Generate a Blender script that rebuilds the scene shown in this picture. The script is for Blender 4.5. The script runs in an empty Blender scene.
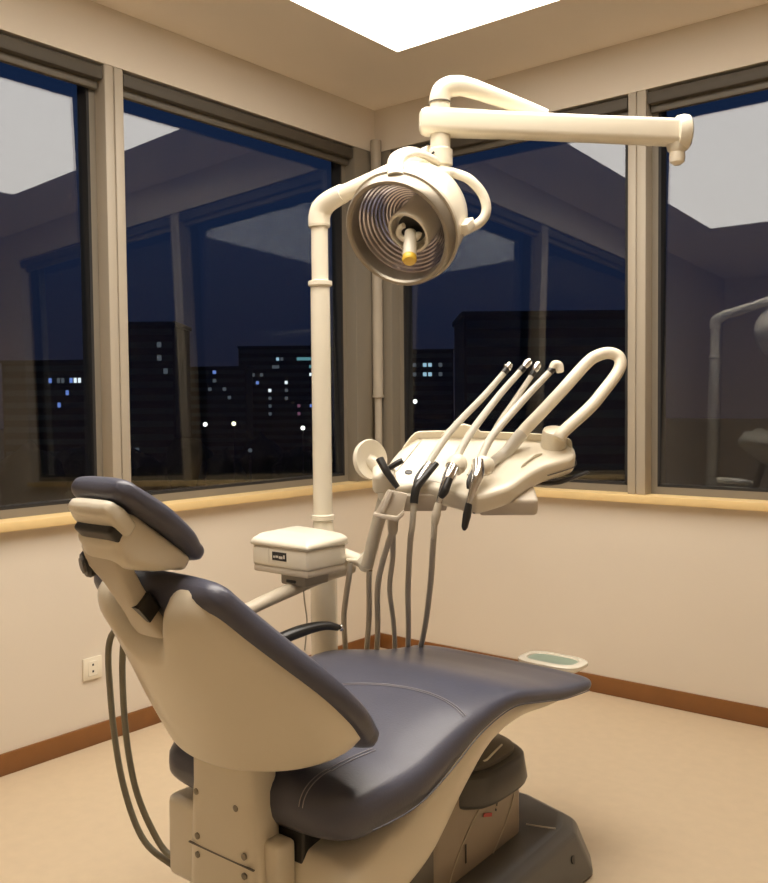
import bpy, bmesh, math, random
from mathutils import Vector, Matrix
PI = math.pi
random.seed(7)
SC = bpy.context.scene
COL = SC.collection

# ------------------------------------------------------------------ camera, world, exposure
F_PX = 903.55
yaw, pitch, roll = 0.67849, 0.04126, -0.00945
fwd = Vector((-math.sin(yaw)*math.cos(pitch), math.cos(yaw)*math.cos(pitch), -math.sin(pitch)))
rt = Vector((math.cos(yaw), math.sin(yaw), 0)); up = rt.cross(fwd)
r2 = math.cos(roll)*rt + math.sin(roll)*up; u2 = -math.sin(roll)*rt + math.cos(roll)*up
cam_d = bpy.data.cameras.new('camera'); cam = bpy.data.objects.new('camera', cam_d); COL.objects.link(cam)
cam_d.sensor_fit = 'HORIZONTAL'; cam_d.sensor_width = 36; cam_d.lens = 36*F_PX/768
cam_d.clip_end = 2000; cam_d.clip_start = 0.05
M3 = Matrix((r2, u2, -fwd)).transposed()
cam.matrix_world = Matrix.Translation((3.0127, -3.68586, 1.29)) @ M3.to_4x4()
SC.camera = cam
SC.view_settings.view_transform = 'Standard'; SC.view_settings.look = 'None'
SC.view_settings.gamma = 1; SC.view_settings.exposure = -0.22
SC.view_settings.use_curve_mapping = False

w = bpy.data.worlds.new('dusk_sky'); SC.world = w; w.use_nodes = True
nt = w.node_tree; nt.nodes.clear()
geo = nt.nodes.new('ShaderNodeTexCoord'); sep = nt.nodes.new('ShaderNodeSeparateXYZ')
ramp = nt.nodes.new('ShaderNodeValToRGB'); bg = nt.nodes.new('ShaderNodeBackground'); out = nt.nodes.new('ShaderNodeOutputWorld')
nt.links.new(geo.outputs['Generated'], sep.inputs[0]); nt.links.new(sep.outputs['Z'], ramp.inputs[0])
nt.links.new(ramp.outputs[0], bg.inputs[0]); nt.links.new(bg.outputs[0], out.inputs[0])
cr = ramp.color_ramp
cr.elements[0].position = 0.0; cr.elements[0].color = (0.014, 0.014, 0.028, 1)
cr.elements[1].position = 0.30; cr.elements[1].color = (0.012, 0.026, 0.070, 1)
e = cr.elements.new(0.08); e.color = (0.012, 0.017, 0.040, 1)
bg.inputs[1].default_value = 1.0

# luminous ceiling panel (the room's own lamp): strength and colour
PANEL_STRENGTH = 5.4
PANEL_COLOR = (1.0, 0.91, 0.80, 1)
PX0, PX1, PY0, PY1 = 0.584, 2.35, -3.1, -0.556      # its outline on the ceiling
al = bpy.data.lights.new('ceiling_panel_light', 'AREA'); al.shape = 'RECTANGLE'; al.size = PX1-PX0-.02; al.size_y = PY1-PY0-.02
al.energy = 38; al.color = PANEL_COLOR[:3]; al.spread = math.radians(125)
alo = bpy.data.objects.new('ceiling_panel_light', al); COL.objects.link(alo); alo.location = ((PX0+PX1)/2, (PY0+PY1)/2, 2.8137-.009)

# ------------------------------------------------------------------ materials
def mat(name, col, rough=0.5, metal=0.0, noise=0.0, nscale=30, bump=0.0, bscale=200, coat=0.0, spec=0.5):
    m = bpy.data.materials.new(name); m.use_nodes = True
    t = m.node_tree; b = t.nodes['Principled BSDF']
    b.inputs['Base Color'].default_value = (*col, 1); b.inputs['Roughness'].default_value = rough
    b.inputs['Metallic'].default_value = metal; b.inputs['Coat Weight'].default_value = coat
    b.inputs['Specular IOR Level'].default_value = spec
    tc = t.nodes.new('ShaderNodeTexCoord')
    if noise:
        n = t.nodes.new('ShaderNodeTexNoise'); n.inputs['Scale'].default_value = nscale; n.inputs['Detail'].default_value = 4
        mx = t.nodes.new('ShaderNodeMix'); mx.data_type = 'RGBA'
        mx.inputs['A'].default_value = (*[c*(1-noise) for c in col], 1); mx.inputs['B'].default_value = (*[min(1, c*(1+noise)) for c in col], 1)
        t.links.new(tc.outputs['Object'], n.inputs['Vector']); t.links.new(n.outputs['Fac'], mx.inputs['Factor'])
        t.links.new(mx.outputs['Result'], b.inputs['Base Color'])
    if bump:
        n2 = t.nodes.new('ShaderNodeTexNoise'); n2.inputs['Scale'].default_value = bscale; n2.inputs['Detail'].default_value = 3
        bp = t.nodes.new('ShaderNodeBump'); bp.inputs['Strength'].default_value = bump; bp.inputs['Distance'].default_value = 0.002
        t.links.new(tc.outputs['Object'], n2.inputs['Vector']); t.links.new(n2.outputs['Fac'], bp.inputs['Height'])
        t.links.new(bp.outputs['Normal'], b.inputs['Normal'])
    return m
def emis(name, col, s):
    m = bpy.data.materials.new(name); m.use_nodes = True; t = m.node_tree; t.nodes.clear()
    e = t.nodes.new('ShaderNodeEmission'); o = t.nodes.new('ShaderNodeOutputMaterial')
    e.inputs[0].default_value = (*col[:3], 1); e.inputs[1].default_value = s; t.links.new(e.outputs[0], o.inputs[0]); return m
def glass(name):
    m = bpy.data.materials.new(name); m.use_nodes = True; t = m.node_tree; t.nodes.clear()
    o = t.nodes.new('ShaderNodeOutputMaterial'); mx = t.nodes.new('ShaderNodeMixShader')
    tr = t.nodes.new('ShaderNodeBsdfTransparent'); gl = t.nodes.new('ShaderNodeBsdfGlossy')
    tr.inputs[0].default_value = (0.86, 0.9, 0.93, 1); gl.inputs['Roughness'].default_value = 0.0
    ge = t.nodes.new('ShaderNodeNewGeometry'); dt = t.nodes.new('ShaderNodeVectorMath'); dt.operation = 'DOT_PRODUCT'
    t.links.new(ge.outputs['Normal'], dt.inputs[0]); t.links.new(ge.outputs['Incoming'], dt.inputs[1])
    prev = dt.outputs['Value']
    for op, v0, v1 in (('ABSOLUTE', None, None), ('SUBTRACT', 1.0, None), ('POWER', None, 5.0), ('MULTIPLY_ADD', None, 0.94)):   # Schlick reflectance, both faces alike
        n = t.nodes.new('ShaderNodeMath'); n.operation = op; n.use_clamp = op != 'ABSOLUTE'
        if v0 is not None: n.inputs[0].default_value = v0; t.links.new(prev, n.inputs[1])
        else: t.links.new(prev, n.inputs[0])
        if v1 is not None: n.inputs[1].default_value = v1
        if op == 'MULTIPLY_ADD': n.inputs[2].default_value = 0.085
        prev = n.outputs[0]
    t.links.new(prev, mx.inputs[0]); t.links.new(tr.outputs[0], mx.inputs[1]); t.links.new(gl.outputs[0], mx.inputs[2])
    t.links.new(mx.outputs[0], o.inputs[0]); return m
WALL = mat('wall_paint', (0.71, 0.63, 0.52), 0.75, noise=0.03, nscale=3, bump=0.15, bscale=90)
CEIL = mat('ceiling_paint', (0.88, 0.79, 0.68), 0.85, noise=0.02, nscale=3)
FLOOR = mat('floor_vinyl', (0.57, 0.452, 0.305), 0.45, noise=0.07, nscale=22, bump=0.1, bscale=160)
BASEB = mat('baseboard_wood', (0.215, 0.085, 0.021), 0.4, noise=0.18, nscale=9)
SILL = mat('sill_wood', (0.78, 0.57, 0.27), 0.4, noise=0.08, nscale=14)
FRAME = mat('frame_aluminium', (0.22, 0.19, 0.145), 0.45, noise=0.03, nscale=5)
FRAMEL = mat('frame_aluminium_light', (0.42, 0.365, 0.285), 0.45, noise=0.03, nscale=5)
BLIND = mat('blind_cassette', (0.075, 0.062, 0.045), 0.6, noise=0.05)
RAIL = mat('blind_rail', (0.125, 0.105, 0.077), 0.5, noise=0.05)
GASKET = mat('gasket_rubber', (0.015, 0.014, 0.014), 0.7, noise=0.1)
GLASS = glass('window_glass')
CREAM = mat('cream_plastic', (0.80, 0.73, 0.585), 0.28, noise=0.025, nscale=8, coat=0.15)
CREAMW = mat('white_enamel', (0.83, 0.77, 0.63), 0.25, noise=0.02, nscale=8, coat=0.2)
CREAMD = mat('dark_cream_plastic', (0.62, 0.55, 0.43), 0.32, noise=0.05, nscale=9, coat=0.1)  # darker cream for the headrest bracket and the lamp's rim edge
LEATHER = mat('slate_leather', (0.084, 0.086, 0.117), 0.31, noise=0.10, nscale=16, bump=0.25, bscale=220)
THREAD = mat('pale_thread', (0.34, 0.32, 0.34), 0.8, noise=0.1)
GREYP = mat('grey_plastic', (0.13, 0.115, 0.095), 0.38, noise=0.05)
MOUNTG = mat('mount_grey', (0.30, 0.27, 0.22), 0.4, noise=0.05)
GREYD = mat('dark_grey_plastic', (0.075, 0.072, 0.068), 0.36, noise=0.08, nscale=12)
GREYB = mat('base_grey_paint', (0.115, 0.112, 0.105), 0.35, noise=0.06, nscale=9)
COLG = mat('column_taupe', (0.33, 0.27, 0.205), 0.42, noise=0.04)
BLACK = mat('black_plastic', (0.018, 0.017, 0.016), 0.35, noise=0.15)
HOSE = mat('hose_rubber', (0.50, 0.45, 0.36), 0.45, noise=0.05)
HOSEG = mat('hose_grey_green', (0.22, 0.20, 0.14), 0.45, noise=0.06)
TAUPE = mat('arm_taupe', (0.50, 0.44, 0.34), 0.4, noise=0.04)
TUBE = mat('instrument_tube', (0.66, 0.62, 0.53), 0.3, noise=0.03)
CHROME = mat('chrome', (0.75, 0.74, 0.72), 0.14, metal=1.0, noise=0.02)
RIM = mat('rim_metal', (0.34, 0.30, 0.24), 0.34, metal=0.6, noise=0.05, nscale=20)
YELLOW = mat('amber_lens', (0.85, 0.55, 0.06), 0.25, noise=0.05)
GREEN = mat('green_pad', (0.30, 0.37, 0.28), 0.5, noise=0.06)
RED = mat('red_mark', (0.45, 0.03, 0.02), 0.4, noise=0.05)
BOXB = mat('box_band', (0.60, 0.53, 0.43), 0.35, noise=0.03)
SCREW = mat('screw_steel', (0.30, 0.27, 0.22), 0.35, metal=0.8, noise=0.1)
# reflector: ribbed mirror, ribs run around the bowl
REFL = mat('ribbed_reflector', (0.62, 0.60, 0.66), 0.16, metal=1.0, noise=0.05)
PANEL = emis('luminous_panel', PANEL_COLOR, PANEL_STRENGTH)
CONC = mat('night_concrete', (0.030, 0.030, 0.036), 0.9, noise=0.2, nscale=0.3)
CONC2 = mat('night_brick', (0.022, 0.020, 0.022), 0.9, noise=0.2, nscale=0.3)
ASPH = mat('night_ground', (0.012, 0.011, 0.010), 0.95, noise=0.3, nscale=0.05)
LEAF = mat('night_leaves', (0.010, 0.012, 0.008), 0.95, noise=0.4, nscale=0.8)
DARKWIN = mat('dark_window', (0.03, 0.045, 0.05), 0.3, noise=0.2)
LIT = emis('lit_window_cool', (0.55, 0.85, 1.0), 0.9); LITB = emis('lit_window_blue', (0.25, 0.40, 1.0), 0.8)
LITW = emis('lit_window_white', (0.9, 0.95, 0.95), 1.6); LITD = emis('lit_window_dim', (0.45, 0.50, 0.55), 0.22)
LITP = emis('lit_window_pink', (0.9, 0.35, 0.55), 0.25); LITT = emis('lit_strip_teal', (0.30, 0.75, 0.80), 0.5)
STREET = emis('street_bulb', (1.0, 0.86, 0.55), 4.0); STREETW = emis('street_bulb_white', (1.0, 0.96, 0.85), 4.0)

# ------------------------------------------------------------------ mesh helpers (all in world coordinates)
class MB:
    def __init__(s): s.v = []; s.f = []
    def add(s, vs, fs):
        o = len(s.v); s.v += [tuple(v) for v in vs]; s.f += [tuple(i+o for i in f) for f in fs]; return s
    def bm_add(s, bm):
        bm.verts.index_update(); return s.add([v.co[:] for v in bm.verts], [[v.index for v in f.verts] for f in bm.faces])
    def box(s, lo, hi, bev=0.0, seg=3, mtx=None):
        bm = bmesh.new(); bmesh.ops.create_cube(bm, size=1)
        for v in bm.verts:
            v.co = Vector([(lo[i]+hi[i])/2 + v.co[i]*(hi[i]-lo[i]) for i in range(3)])
        if bev: bmesh.ops.bevel(bm, geom=bm.edges[:], offset=bev, segments=seg, profile=0.5, affect='EDGES')
        if mtx: bm.transform(mtx)
        s.bm_add(bm); bm.free(); return s
    def loft(s, rings, cap=True, closed=True):
        n = len(rings[0]); vs = [p for r in rings for p in r]; fs = []
        for i in range(len(rings)-1):
            for j in range(n if closed else n-1):
                a, b = i*n+j, i*n+(j+1) % n; fs.append((a, b, b+n, a+n))
        if cap and closed:
            fs.append(tuple(range(n-1, -1, -1))); fs.append(tuple(range((len(rings)-1)*n, len(rings)*n)))
        return s.add(vs, fs)
    def tube(s, pts, rad, n=14, samples=6, smooth=True, cap=True, flat=1.0, flatdir=None):
        pts = [Vector(p) for p in pts]; rads = list(rad) if hasattr(rad, '__len__') else [rad]*len(pts)
        P, R = (spline(pts, rads, samples) if smooth and len(pts) > 2 else (pts, rads))
        rings = []; nrm = None
        for i, p in enumerate(P):
            t = (P[min(i+1, len(P)-1)] - P[max(i-1, 0)]).normalized()
            if nrm is None:
                ref = Vector(flatdir) if flatdir else (Vector((0, 0, 1)) if abs(t.z) < 0.9 else Vector((1, 0, 0)))
                nrm = (ref - t*ref.dot(t)).normalized()
            else: nrm = (nrm - t*nrm.dot(t)).normalized()
            b = t.cross(nrm)
            rings.append([p + nrm*(R[i]*flat*math.cos(2*PI*k/n)) + b*(R[i]*math.sin(2*PI*k/n)) for k in range(n)])
        return s.loft(rings, cap)
    def lathe(s, prof, origin, axis, n=40, cap=True):
        ax = Vector(axis).normalized(); o = Vector(origin)
        ref = Vector((0, 0, 1)) if abs(ax.z) < 0.9 else Vector((1, 0, 0)); a = (ref-ax*ref.dot(ax)).normalized(); b = ax.cross(a)
        return s.loft([[o + ax*h + a*(r*math.cos(2*PI*k/n)) + b*(r*math.sin(2*PI*k/n)) for k in range(n)] for h, r in prof], cap)
    def ring(s, prof, origin, axis, n=48):     # closed profile swept round an axis (a torus-like ring)
        ax = Vector(axis).normalized(); o = Vector(origin)
        ref = Vector((0, 0, 1)) if abs(ax.z) < 0.9 else Vector((1, 0, 0)); a = (ref-ax*ref.dot(ax)).normalized(); b = ax.cross(a)
        rings = [[o + ax*h + (a*math.cos(2*PI*k/n) + b*math.sin(2*PI*k/n))*r for h, r in prof] for k in range(n)]
        rings.append(rings[0]); return s.loft(rings, cap=False)
    def prism(s, outline, vec, bev=0.0, seg=3):   # outline: list of 3D points, extruded by vec
        bm = bmesh.new(); vs = [bm.verts.new(p) for p in outline]; f = bm.faces.new(vs)
        r = bmesh.ops.extrude_face_region(bm, geom=[f]); nv = [g for g in r['geom'] if isinstance(g, bmesh.types.BMVert)]
        bmesh.ops.translate(bm, verts=nv, vec=vec); bmesh.ops.recalc_face_normals(bm, faces=bm.faces[:])
        if bev: bmesh.ops.bevel(bm, geom=bm.edges[:], offset=bev, segments=seg, profile=0.5, affect='EDGES')
        s.bm_add(bm); bm.free(); return s
    def ball(s, c, r, n=16, sc=(1, 1, 1)):
        bm = bmesh.new(); bmesh.ops.create_uvsphere(bm, u_segments=n*2, v_segments=n, radius=r)
        for v in bm.verts: v.co = Vector((v.co.x*sc[0]+c[0], v.co.y*sc[1]+c[1], v.co.z*sc[2]+c[2]))
        s.bm_add(bm); bm.free(); return s
    def pad(s, secs, frame, p=4.0, n=36, res=40, r0=0.04, r1=0.04, hr=0.6):
        # secs: (t, xc, halfwidth, low, high); frame(x, t, h) -> world point
        P, _ = spline([Vector((a[0], a[1], a[2])) for a in secs], [0]*len(secs), max(3, res//len(secs)))
        Q, _ = spline([Vector((a[0], a[3], a[4])) for a in secs], [0]*len(secs), max(3, res//len(secs)))
        st = [(a.x, a.y, a.z, b.y, b.z) for a, b in zip(P, Q)]
        t0, t1 = st[0][0], st[-1][0]; rows = []
        def row(t, xc, hw, lo, hi, k, rr):
            zm, hh = (lo+hi)/2, (hi-lo)/2*(hr*k + (1-hr) if k > 0 else 0.02) if k < 1 else (hi-lo)/2
            if k < 1: hh = (hi-lo)/2*max(0.03, k**0.7)
            hw2 = hw - rr*(1-k) if k < 1 else hw
            rg = []
            for j in range(n):
                a = 2*PI*j/n; c, sn = math.cos(a), math.sin(a)
                x = xc + hw2*math.copysign(abs(c)**(2/p), c); h = zm + hh*math.copysign(abs(sn)**(2/p), sn)
                rg.append(frame(x, t, h))
            return rg
        for q in range(0, 6):
            th = PI/2*q/6; rows.append(row(t0 - r0*math.cos(th), *st[0][1:], math.sin(th), r0))
        for a in st: rows.append(row(*a, 1.0, 0))
        for q in range(5, -1, -1):
            th = PI/2*q/6; rows.append(row(t1 + r1*math.cos(th), *st[-1][1:], math.sin(th), r1))
        return s.loft(rows)
def spline(pts, rads, samples):
    P, R = [], []; n = len(pts)
    for i in range(n-1):
        p0, p1, p2, p3 = pts[max(i-1, 0)], pts[i], pts[i+1], pts[min(i+2, n-1)]
        for k in range(samples):
            t = k/samples
            P.append(0.5*((2*p1) + (p2-p0)*t + (2*p0-5*p1+4*p2-p3)*t*t + (3*p1-p0-3*p2+p3)*t**3)); R.append(rads[i]*(1-t)+rads[i+1]*t)
    P.append(pts[-1].copy()); R.append(rads[-1]); return P, R
def origin_of(o):
    v = Vector((0, 0, 0))
    while o is not None: v = v + o.location; o = o.parent
    return v
def obj(name, mb, m, parent=None, loc=None, sharp=38):
    loc = Vector(loc) if loc is not None else (origin_of(parent) if parent else Vector((0, 0, 0)))
    me = bpy.data.meshes.new(name); me.from_pydata([Vector(v)-loc for v in mb.v], [], mb.f)
    bm = bmesh.new(); bm.from_mesh(me); bmesh.ops.remove_doubles(bm, verts=bm.verts, dist=1e-6)
    bmesh.ops.recalc_face_normals(bm, faces=bm.faces[:]); bm.to_mesh(me); bm.free()
    for p in me.polygons: p.use_smooth = True
    me.set_sharp_from_angle(angle=math.radians(sharp))
    me.materials.append(m); o = bpy.data.objects.new(name, me); COL.objects.link(o)
    if parent: o.parent = parent
    else: o.location = loc
    return o
def thing(name, label, cat, loc, group=None):
    o = bpy.data.objects.new(name, None); COL.objects.link(o); o.location = loc; o.empty_display_size = 0.1
    o['label'] = label; o['category'] = cat
    if group: o['group'] = group
    return o
def tag(o, label, cat, group=None):
    o['label'] = label; o['category'] = cat
    if group: o['group'] = group
    return o
def struct(name, mb, m, parent=None):
    o = obj(name, mb, m, parent)
    if not parent: o['kind'] = 'structure'
    return o

# ------------------------------------------------------------------ room shell
ZC, ZL, ZS = 2.8137, 2.597, 0.893
RX, RY = 4.6, -5.2
struct('floor', MB().box((-0.2, RY-0.1, -0.1), (RX+0.1, 0.2, 0)), FLOOR)
struct('ceiling', MB().box((-0.2, RY-0.1, ZC), (RX+0.1, 0.2, ZC+0.1)), CEIL)
LW_END, RW_END = -3.45, 3.3
b = MB().box((-0.2, RY, 0), (0, 0.2, ZS-0.034)).box((-0.2, RY, ZL), (0, 0.2, ZC)).box((-0.2, RY, ZS-0.034), (0, LW_END, ZL))
struct('wall_left', b, WALL)
b = MB().box((0, 0, 0), (RX, 0.2, ZS-0.034)).box((0, 0, ZL), (RX, 0.2, ZC)).box((RW_END, 0, ZS-0.034), (RX, 0.2, ZL))
struct('wall_right', b, WALL)
struct('wall_back', MB().box((0, RY-0.1, 0), (RX, RY, ZC)), WALL)
struct('wall_near', MB().box((RX, RY, 0), (RX+0.1, 0.2, ZC)), WALL)
struct('baseboard_left', MB().box((0, RY, 0), (0.012, 0, 0.078), 0.003, 2), BASEB)
struct('baseboard_right', MB().box((0.012, -0.012, 0), (RX, 0, 0.078), 0.003, 2), BASEB)
# sills
struct('sill_left', MB().box((-0.2, LW_END, ZS-0.034), (0.04, 0.04, ZS), 0.004, 2), SILL)
struct('sill_right', MB().box((0.04, -0.04, ZS-0.034), (RW_END, 0.2, ZS), 0.004, 2), SILL)
# mullions and the corner post
struct('trim_1', MB().box((-0.11, -1.624, ZS), (0.0, -1.586, ZL), 0.004, 2).box((-0.11, -1.580, ZS), (0.0, -1.540, ZL), 0.004, 2).box((-0.11, -1.59, ZS), (-0.008, -1.575, ZL)), FRAMEL)
struct('trim_2', MB().box((1.388, 0.0, ZS), (1.424, 0.13, ZL), 0.004, 2).box((1.430, 0.0, ZS), (1.468, 0.13, ZL), 0.004, 2).box((1.42, 0.008, ZS), (1.435, 0.13, ZL)), FRAMEL)
struct('trim_3', MB().box((-0.13, -0.165, ZS), (-0.0, 0.13, ZL), 0.004, 2).box((-0.0, 0.0, ZS), (0.10, 0.13, ZL), 0.004, 2), FRAME)
struct('trim_4', MB().tube([(0.030, -0.030, ZS), (0.030, -0.030, 1.33)], 0.020, smooth=False).tube([(0.030, -0.030, 1.335), (0.030, -0.030, ZL+0.05)], 0.028, smooth=False)
       .tube([(0.030, -0.030, 1.325), (0.030, -0.030, 1.337)], 0.031, smooth=False), FRAMEL)
# head boxes of the roller blinds above each pane
def win(name, side, a0, a1, tilt=0.0, g=0.095):
    def bx(mb, s0, s1, d0, d1, z0, z1, bev=0.0):   # s along the wall, d depth into the wall
        if side == 'L': return mb.box((-d1, s0, z0), (-d0, s1, z1), bev, 2)
        return mb.box((s0, d0, z0), (s1, d1, z1), bev, 2)
    fr = MB(); wd = 0.028
    bx(fr, a0, a1, g-0.03, g+0.03, ZS, 0.925); bx(fr, a0, a1, g-0.03, g+0.03, 2.56, ZL)
    bx(fr, a0, a0+wd, g-0.03, g+0.03, 0.925, 2.56); bx(fr, a1-wd, a1, g-0.03, g+0.03, 0.925, 2.56)
    o = struct(name, fr, FRAME)
    bl = MB(); bx(bl, a0+0.004, a1-0.004, g-0.092, g-0.034, 2.535, ZL-0.012, 0.006)
    obj('blind_cassette', bl, BLIND, o)
    rl = MB(); bx(rl, a0+0.006, a1-0.006, g-0.06, g-0.036, 2.505, 2.540, 0.004); obj('blind_bottom_rail', rl, RAIL, o)
    gk = MB()
    bx(gk, a0+wd, a0+wd+0.012, g-0.030, g+0.030, 0.925, 2.56); bx(gk, a1-wd-0.012, a1-wd, g-0.030, g+0.030, 0.925, 2.56)
    bx(gk, a0+wd, a1-wd, g-0.030, g+0.030, 0.925, 0.937); bx(gk, a0+wd, a1-wd, g-0.030, g+0.030, 2.548, 2.56)
    obj('gasket', gk, GASKET, o)
    pn = MB(); bx(pn, a0+wd+0.004, a1-wd-0.004, g-0.004, g+0.004, 0.929, 2.556)
    if tilt:
        zc = 1.74
        pn.v = [((x - tilt*(z-zc), y, z) if side == 'L' else (x, y + tilt*(z-zc), z)) for x, y, z in pn.v]
    obj('pane', pn, GLASS, o)
    return o
win('window_1', 'L', LW_END, -1.624, 0.026)
win('window_2', 'L', -1.540, -0.165, 0.026)
win('window_3', 'R', 0.10, 1.388, 0.030)
win('window_4', 'R', 1.468, RW_END, 0.030)
# luminous ceiling panel: a framed light flush with the ceiling
pl = thing('ceiling_light', 'large square glowing panel set flush into the ceiling', 'ceiling light', (1.6, -1.9, ZC))
obj('diffuser', MB().box((PX0, PY0, ZC-0.006), (PX1, PY1, ZC-0.001)), PANEL, pl)
fm = MB()
for lo, hi in (((PX0-0.012, PY0-0.012), (PX1+0.012, PY0)), ((PX0-0.012, PY1), (PX1+0.012, PY1+0.012)), ((PX0-0.012, PY0), (PX0, PY1)), ((PX1, PY0), (PX1+0.012, PY1))):
    fm.box((lo[0], lo[1], ZC-0.008), (hi[0], hi[1], ZC))
obj('frame', fm, CEIL, pl)
# wall socket
ot = thing('wall_socket', 'small cream wall socket low on the left wall above the baseboard', 'wall socket', (0, -1.738, 0.295))
obj('plate', MB().box((0, -1.779, 0.254), (0.009, -1.697, 0.338), 0.003, 2), CREAM, ot)
obj('insert', MB().box((0.006, -1.758, 0.268), (0.0105, -1.718, 0.324), 0.001, 1), CREAMW, ot)
for z in (0.310, 0.285): obj('socket_hole', MB().box((0.010, -1.742, z-0.004), (0.0115, -1.735, z+0.004)), BLACK, ot)

# ------------------------------------------------------------------ dental chair
ch = thing('dental_chair', 'cream dental chair with slate leather upholstery, reclined, seen from behind', 'dental chair', (1.6, -1.9, 0))
SEAT = [(-2.345, .412, .545), (-2.21, .426, .560), (-2.10, .462, .586), (-1.98, .518, .608), (-1.84, .545, .612), (-1.70, .522, .585), (-1.58, .500, .558), (-1.44, .490, .536)]
def seat_hw(y): return 0.312 if y > -2.2 else 0.312 - 0.02*((-2.2-y)/0.145)**2
sf = lambda x, t, h: Vector((x, t, h))
seat = obj('seat_cushion', MB().pad([(y, 1.602, seat_hw(y), zb, zt) for y, zb, zt in SEAT], sf, p=3.6, r0=0.085, r1=0.06), LEATHER, ch, sharp=60)
def seat_top(x, y, off=0.0015):
    Q, _ = spline([Vector(s) for s in SEAT], [0]*len(SEAT), 12)
    for a, c in zip(Q[:-1], Q[1:]):
        if a.x <= y <= c.x:
            k = (y-a.x)/(c.x-a.x); lo, hi = a.y+(c.y-a.y)*k, a.z+(c.z-a.z)*k; break
    else:
        lo, hi = (Q[0].y, Q[0].z) if y < Q[0].x else (Q[-1].y, Q[-1].z)
    q = min(1, abs((x-1.602)/seat_hw(y)))
    return (lo+hi)/2 + (hi-lo)/2*max(0.0, 1-q**3.6)**(1/3.6) + off
sm = MB()
for dy in (0, 0.007):
    ys = [(x, -1.985 + dy - 1.5*(x-1.74)**2) for x in [1.37+0.0275*i for i in range(20)]]
    sm.tube([(x, y, seat_top(x, y)) for x, y in ys], 0.0009, n=6, samples=3)
obj('cross_seam', sm, THREAD, seat)
sm = MB()
for dx in (0, 0.010):
    sm.tube([(1.775+dx+0.10*k*k, y, seat_top(1.775+dx+0.10*k*k, y)) for k, y in [((i/9), -2.345+0.03*i) for i in range(5)]], 0.0011, n=6, samples=3)
    sm.tube([(1.775+dx, -2.345 - 0.085*math.sin(a) - 0.001, (.412+.545)/2 + .0665*max(0.03, math.cos(a))**0.7) for a in [PI/2*i/10 for i in range(10)]], 0.0011, n=6, samples=2)
obj('rear_seam', sm, THREAD, seat)
# side piping low on the cushion
pp = MB()
Q, _ = spline([Vector(s) for s in SEAT], [0]*len(SEAT), 5)
pp.tube([(1.602+seat_hw(q.x)*0.999+0.001, q.x, q.y+0.30*(q.z-q.y)) for q in Q], 0.0016, n=6, samples=2)
obj('piping', pp, LEATHER, seat)

# cream frame under the seat: tall at the rear, thin under the legrest
FR = [(-2.380, .215, .392), (-2.30, .235, .408), (-2.20, .25, .430), (-2.10, .29, .472), (-1.98, .39, .522), (-1.86, .468, .548), (-1.72, .492, .535), (-1.58, .482, .51), (-1.49, .480, .495)]
def fhw(y): return 0.275 - 0.02*(y+2.3)
obj('seat_frame', MB().pad([(y, 1.602, fhw(y), lo, hi) for y, lo, hi in FR], sf, p=7, r0=0.03, r1=0.03), CREAM, ch, sharp=60)
# rear frame box behind the seat and corner cover
obj('rear_housing', MB().box((1.34, -2.42, 0.215), (1.56, -2.27, 0.405), 0.018), CREAM, ch)
obj('frame_corner_cover', MB().box((1.69, -2.455, 0.10), (1.744, -2.405, 0.415), 0.012), CREAM, ch)
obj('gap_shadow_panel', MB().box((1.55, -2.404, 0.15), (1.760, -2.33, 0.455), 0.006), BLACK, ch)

# backrest
E0 = Vector((1.6, -2.335, .600)); Tb = Vector((0, -.685, .728)).normalized(); Nb = Vector((0, Tb.z, -Tb.y))   # Nb = front normal
def bf(x, t, h): return Vector((x, E0.y + Tb.y*t + Nb.y*h, E0.z + Tb.z*t + Nb.z*h))
BW = [(0.00, .268), (0.03, .293), (0.07, .304), (0.12, .308), (0.20, .292), (0.30, .245), (0.37, .214), (0.43, .194), (0.47, .183)]
BWS, _ = spline([Vector((a, b, 0)) for a, b in BW], [0]*len(BW), 8)
def bw(t):
    for a, c in zip(BWS[:-1], BWS[1:]):
        if t <= c.x: return a.y + (c.y-a.y)*max(0, (t-a.x)/(c.x-a.x))
    return BWS[-1].y
BB = [(-.1, .150), (.05, .150), (.115, .130), (.235, .094), (.33, .074), (.45, .048), (.55, .040)]
def bbulge(t):
    for a, c in zip(BB[:-1], BB[1:]):
        if t <= c[0]: return a[1] + (c[1]-a[1])*max(0, (t-a[0])/(c[0]-a[0]))
    return .04
obj('backrest_cushion', MB().pad([(t, 1.596, wv+0.006, -0.012, 0.064) for t, wv in BW if t < .45 and t > .02], bf, p=3.4, r0=0.045, r1=0.045), LEATHER, ch, sharp=60)
NA, NT = 48, 44
def shell_grid(inner):
    rows = []
    for i in range(NT+1):
        s = i/NT; rw = []
        for j in range(NA+1):
            a = -1 + 2*j/NA
            top = 0.474 - 0.085*math.exp(-((a+0.06)/0.40)**4) - 0.034*max(0, abs(a)-0.72)**2/0.08
            bot = 0.080 - 0.058*abs(a)**2 + 0.030*abs(a)**12
            t = bot + (top-bot)*s
            W = bw(max(0, min(0.47, t)))
            shape = max(0.0, 1-abs(a)**2.2)
            edge = max(0.0, 1-((1-abs(a))/0.10))**2 if abs(a) > 0.9 else 0
            d = -(bbulge(t)*shape + 0.016*(1-edge))
            if s > 0.86: k = (s-0.86)/0.14; d += (0.012-d)*(1-math.sqrt(max(0, 1-k*k)))
            if s < 0.07: k = (0.07-s)/0.07; d += (0.25*-d)*(1-math.sqrt(max(0, 1-k*k)))
            if inner: d = 0.018
            rw.append(bf(1.596 + a*(W-0.012), t, d))
        rows.append(rw)
    return rows
go, gi = shell_grid(False), shell_grid(True)
mb = MB(); n1 = NA+1
vs = [p for r in go for p in r] + [p for r in gi for p in r]; off = (NT+1)*n1; fs = []
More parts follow.
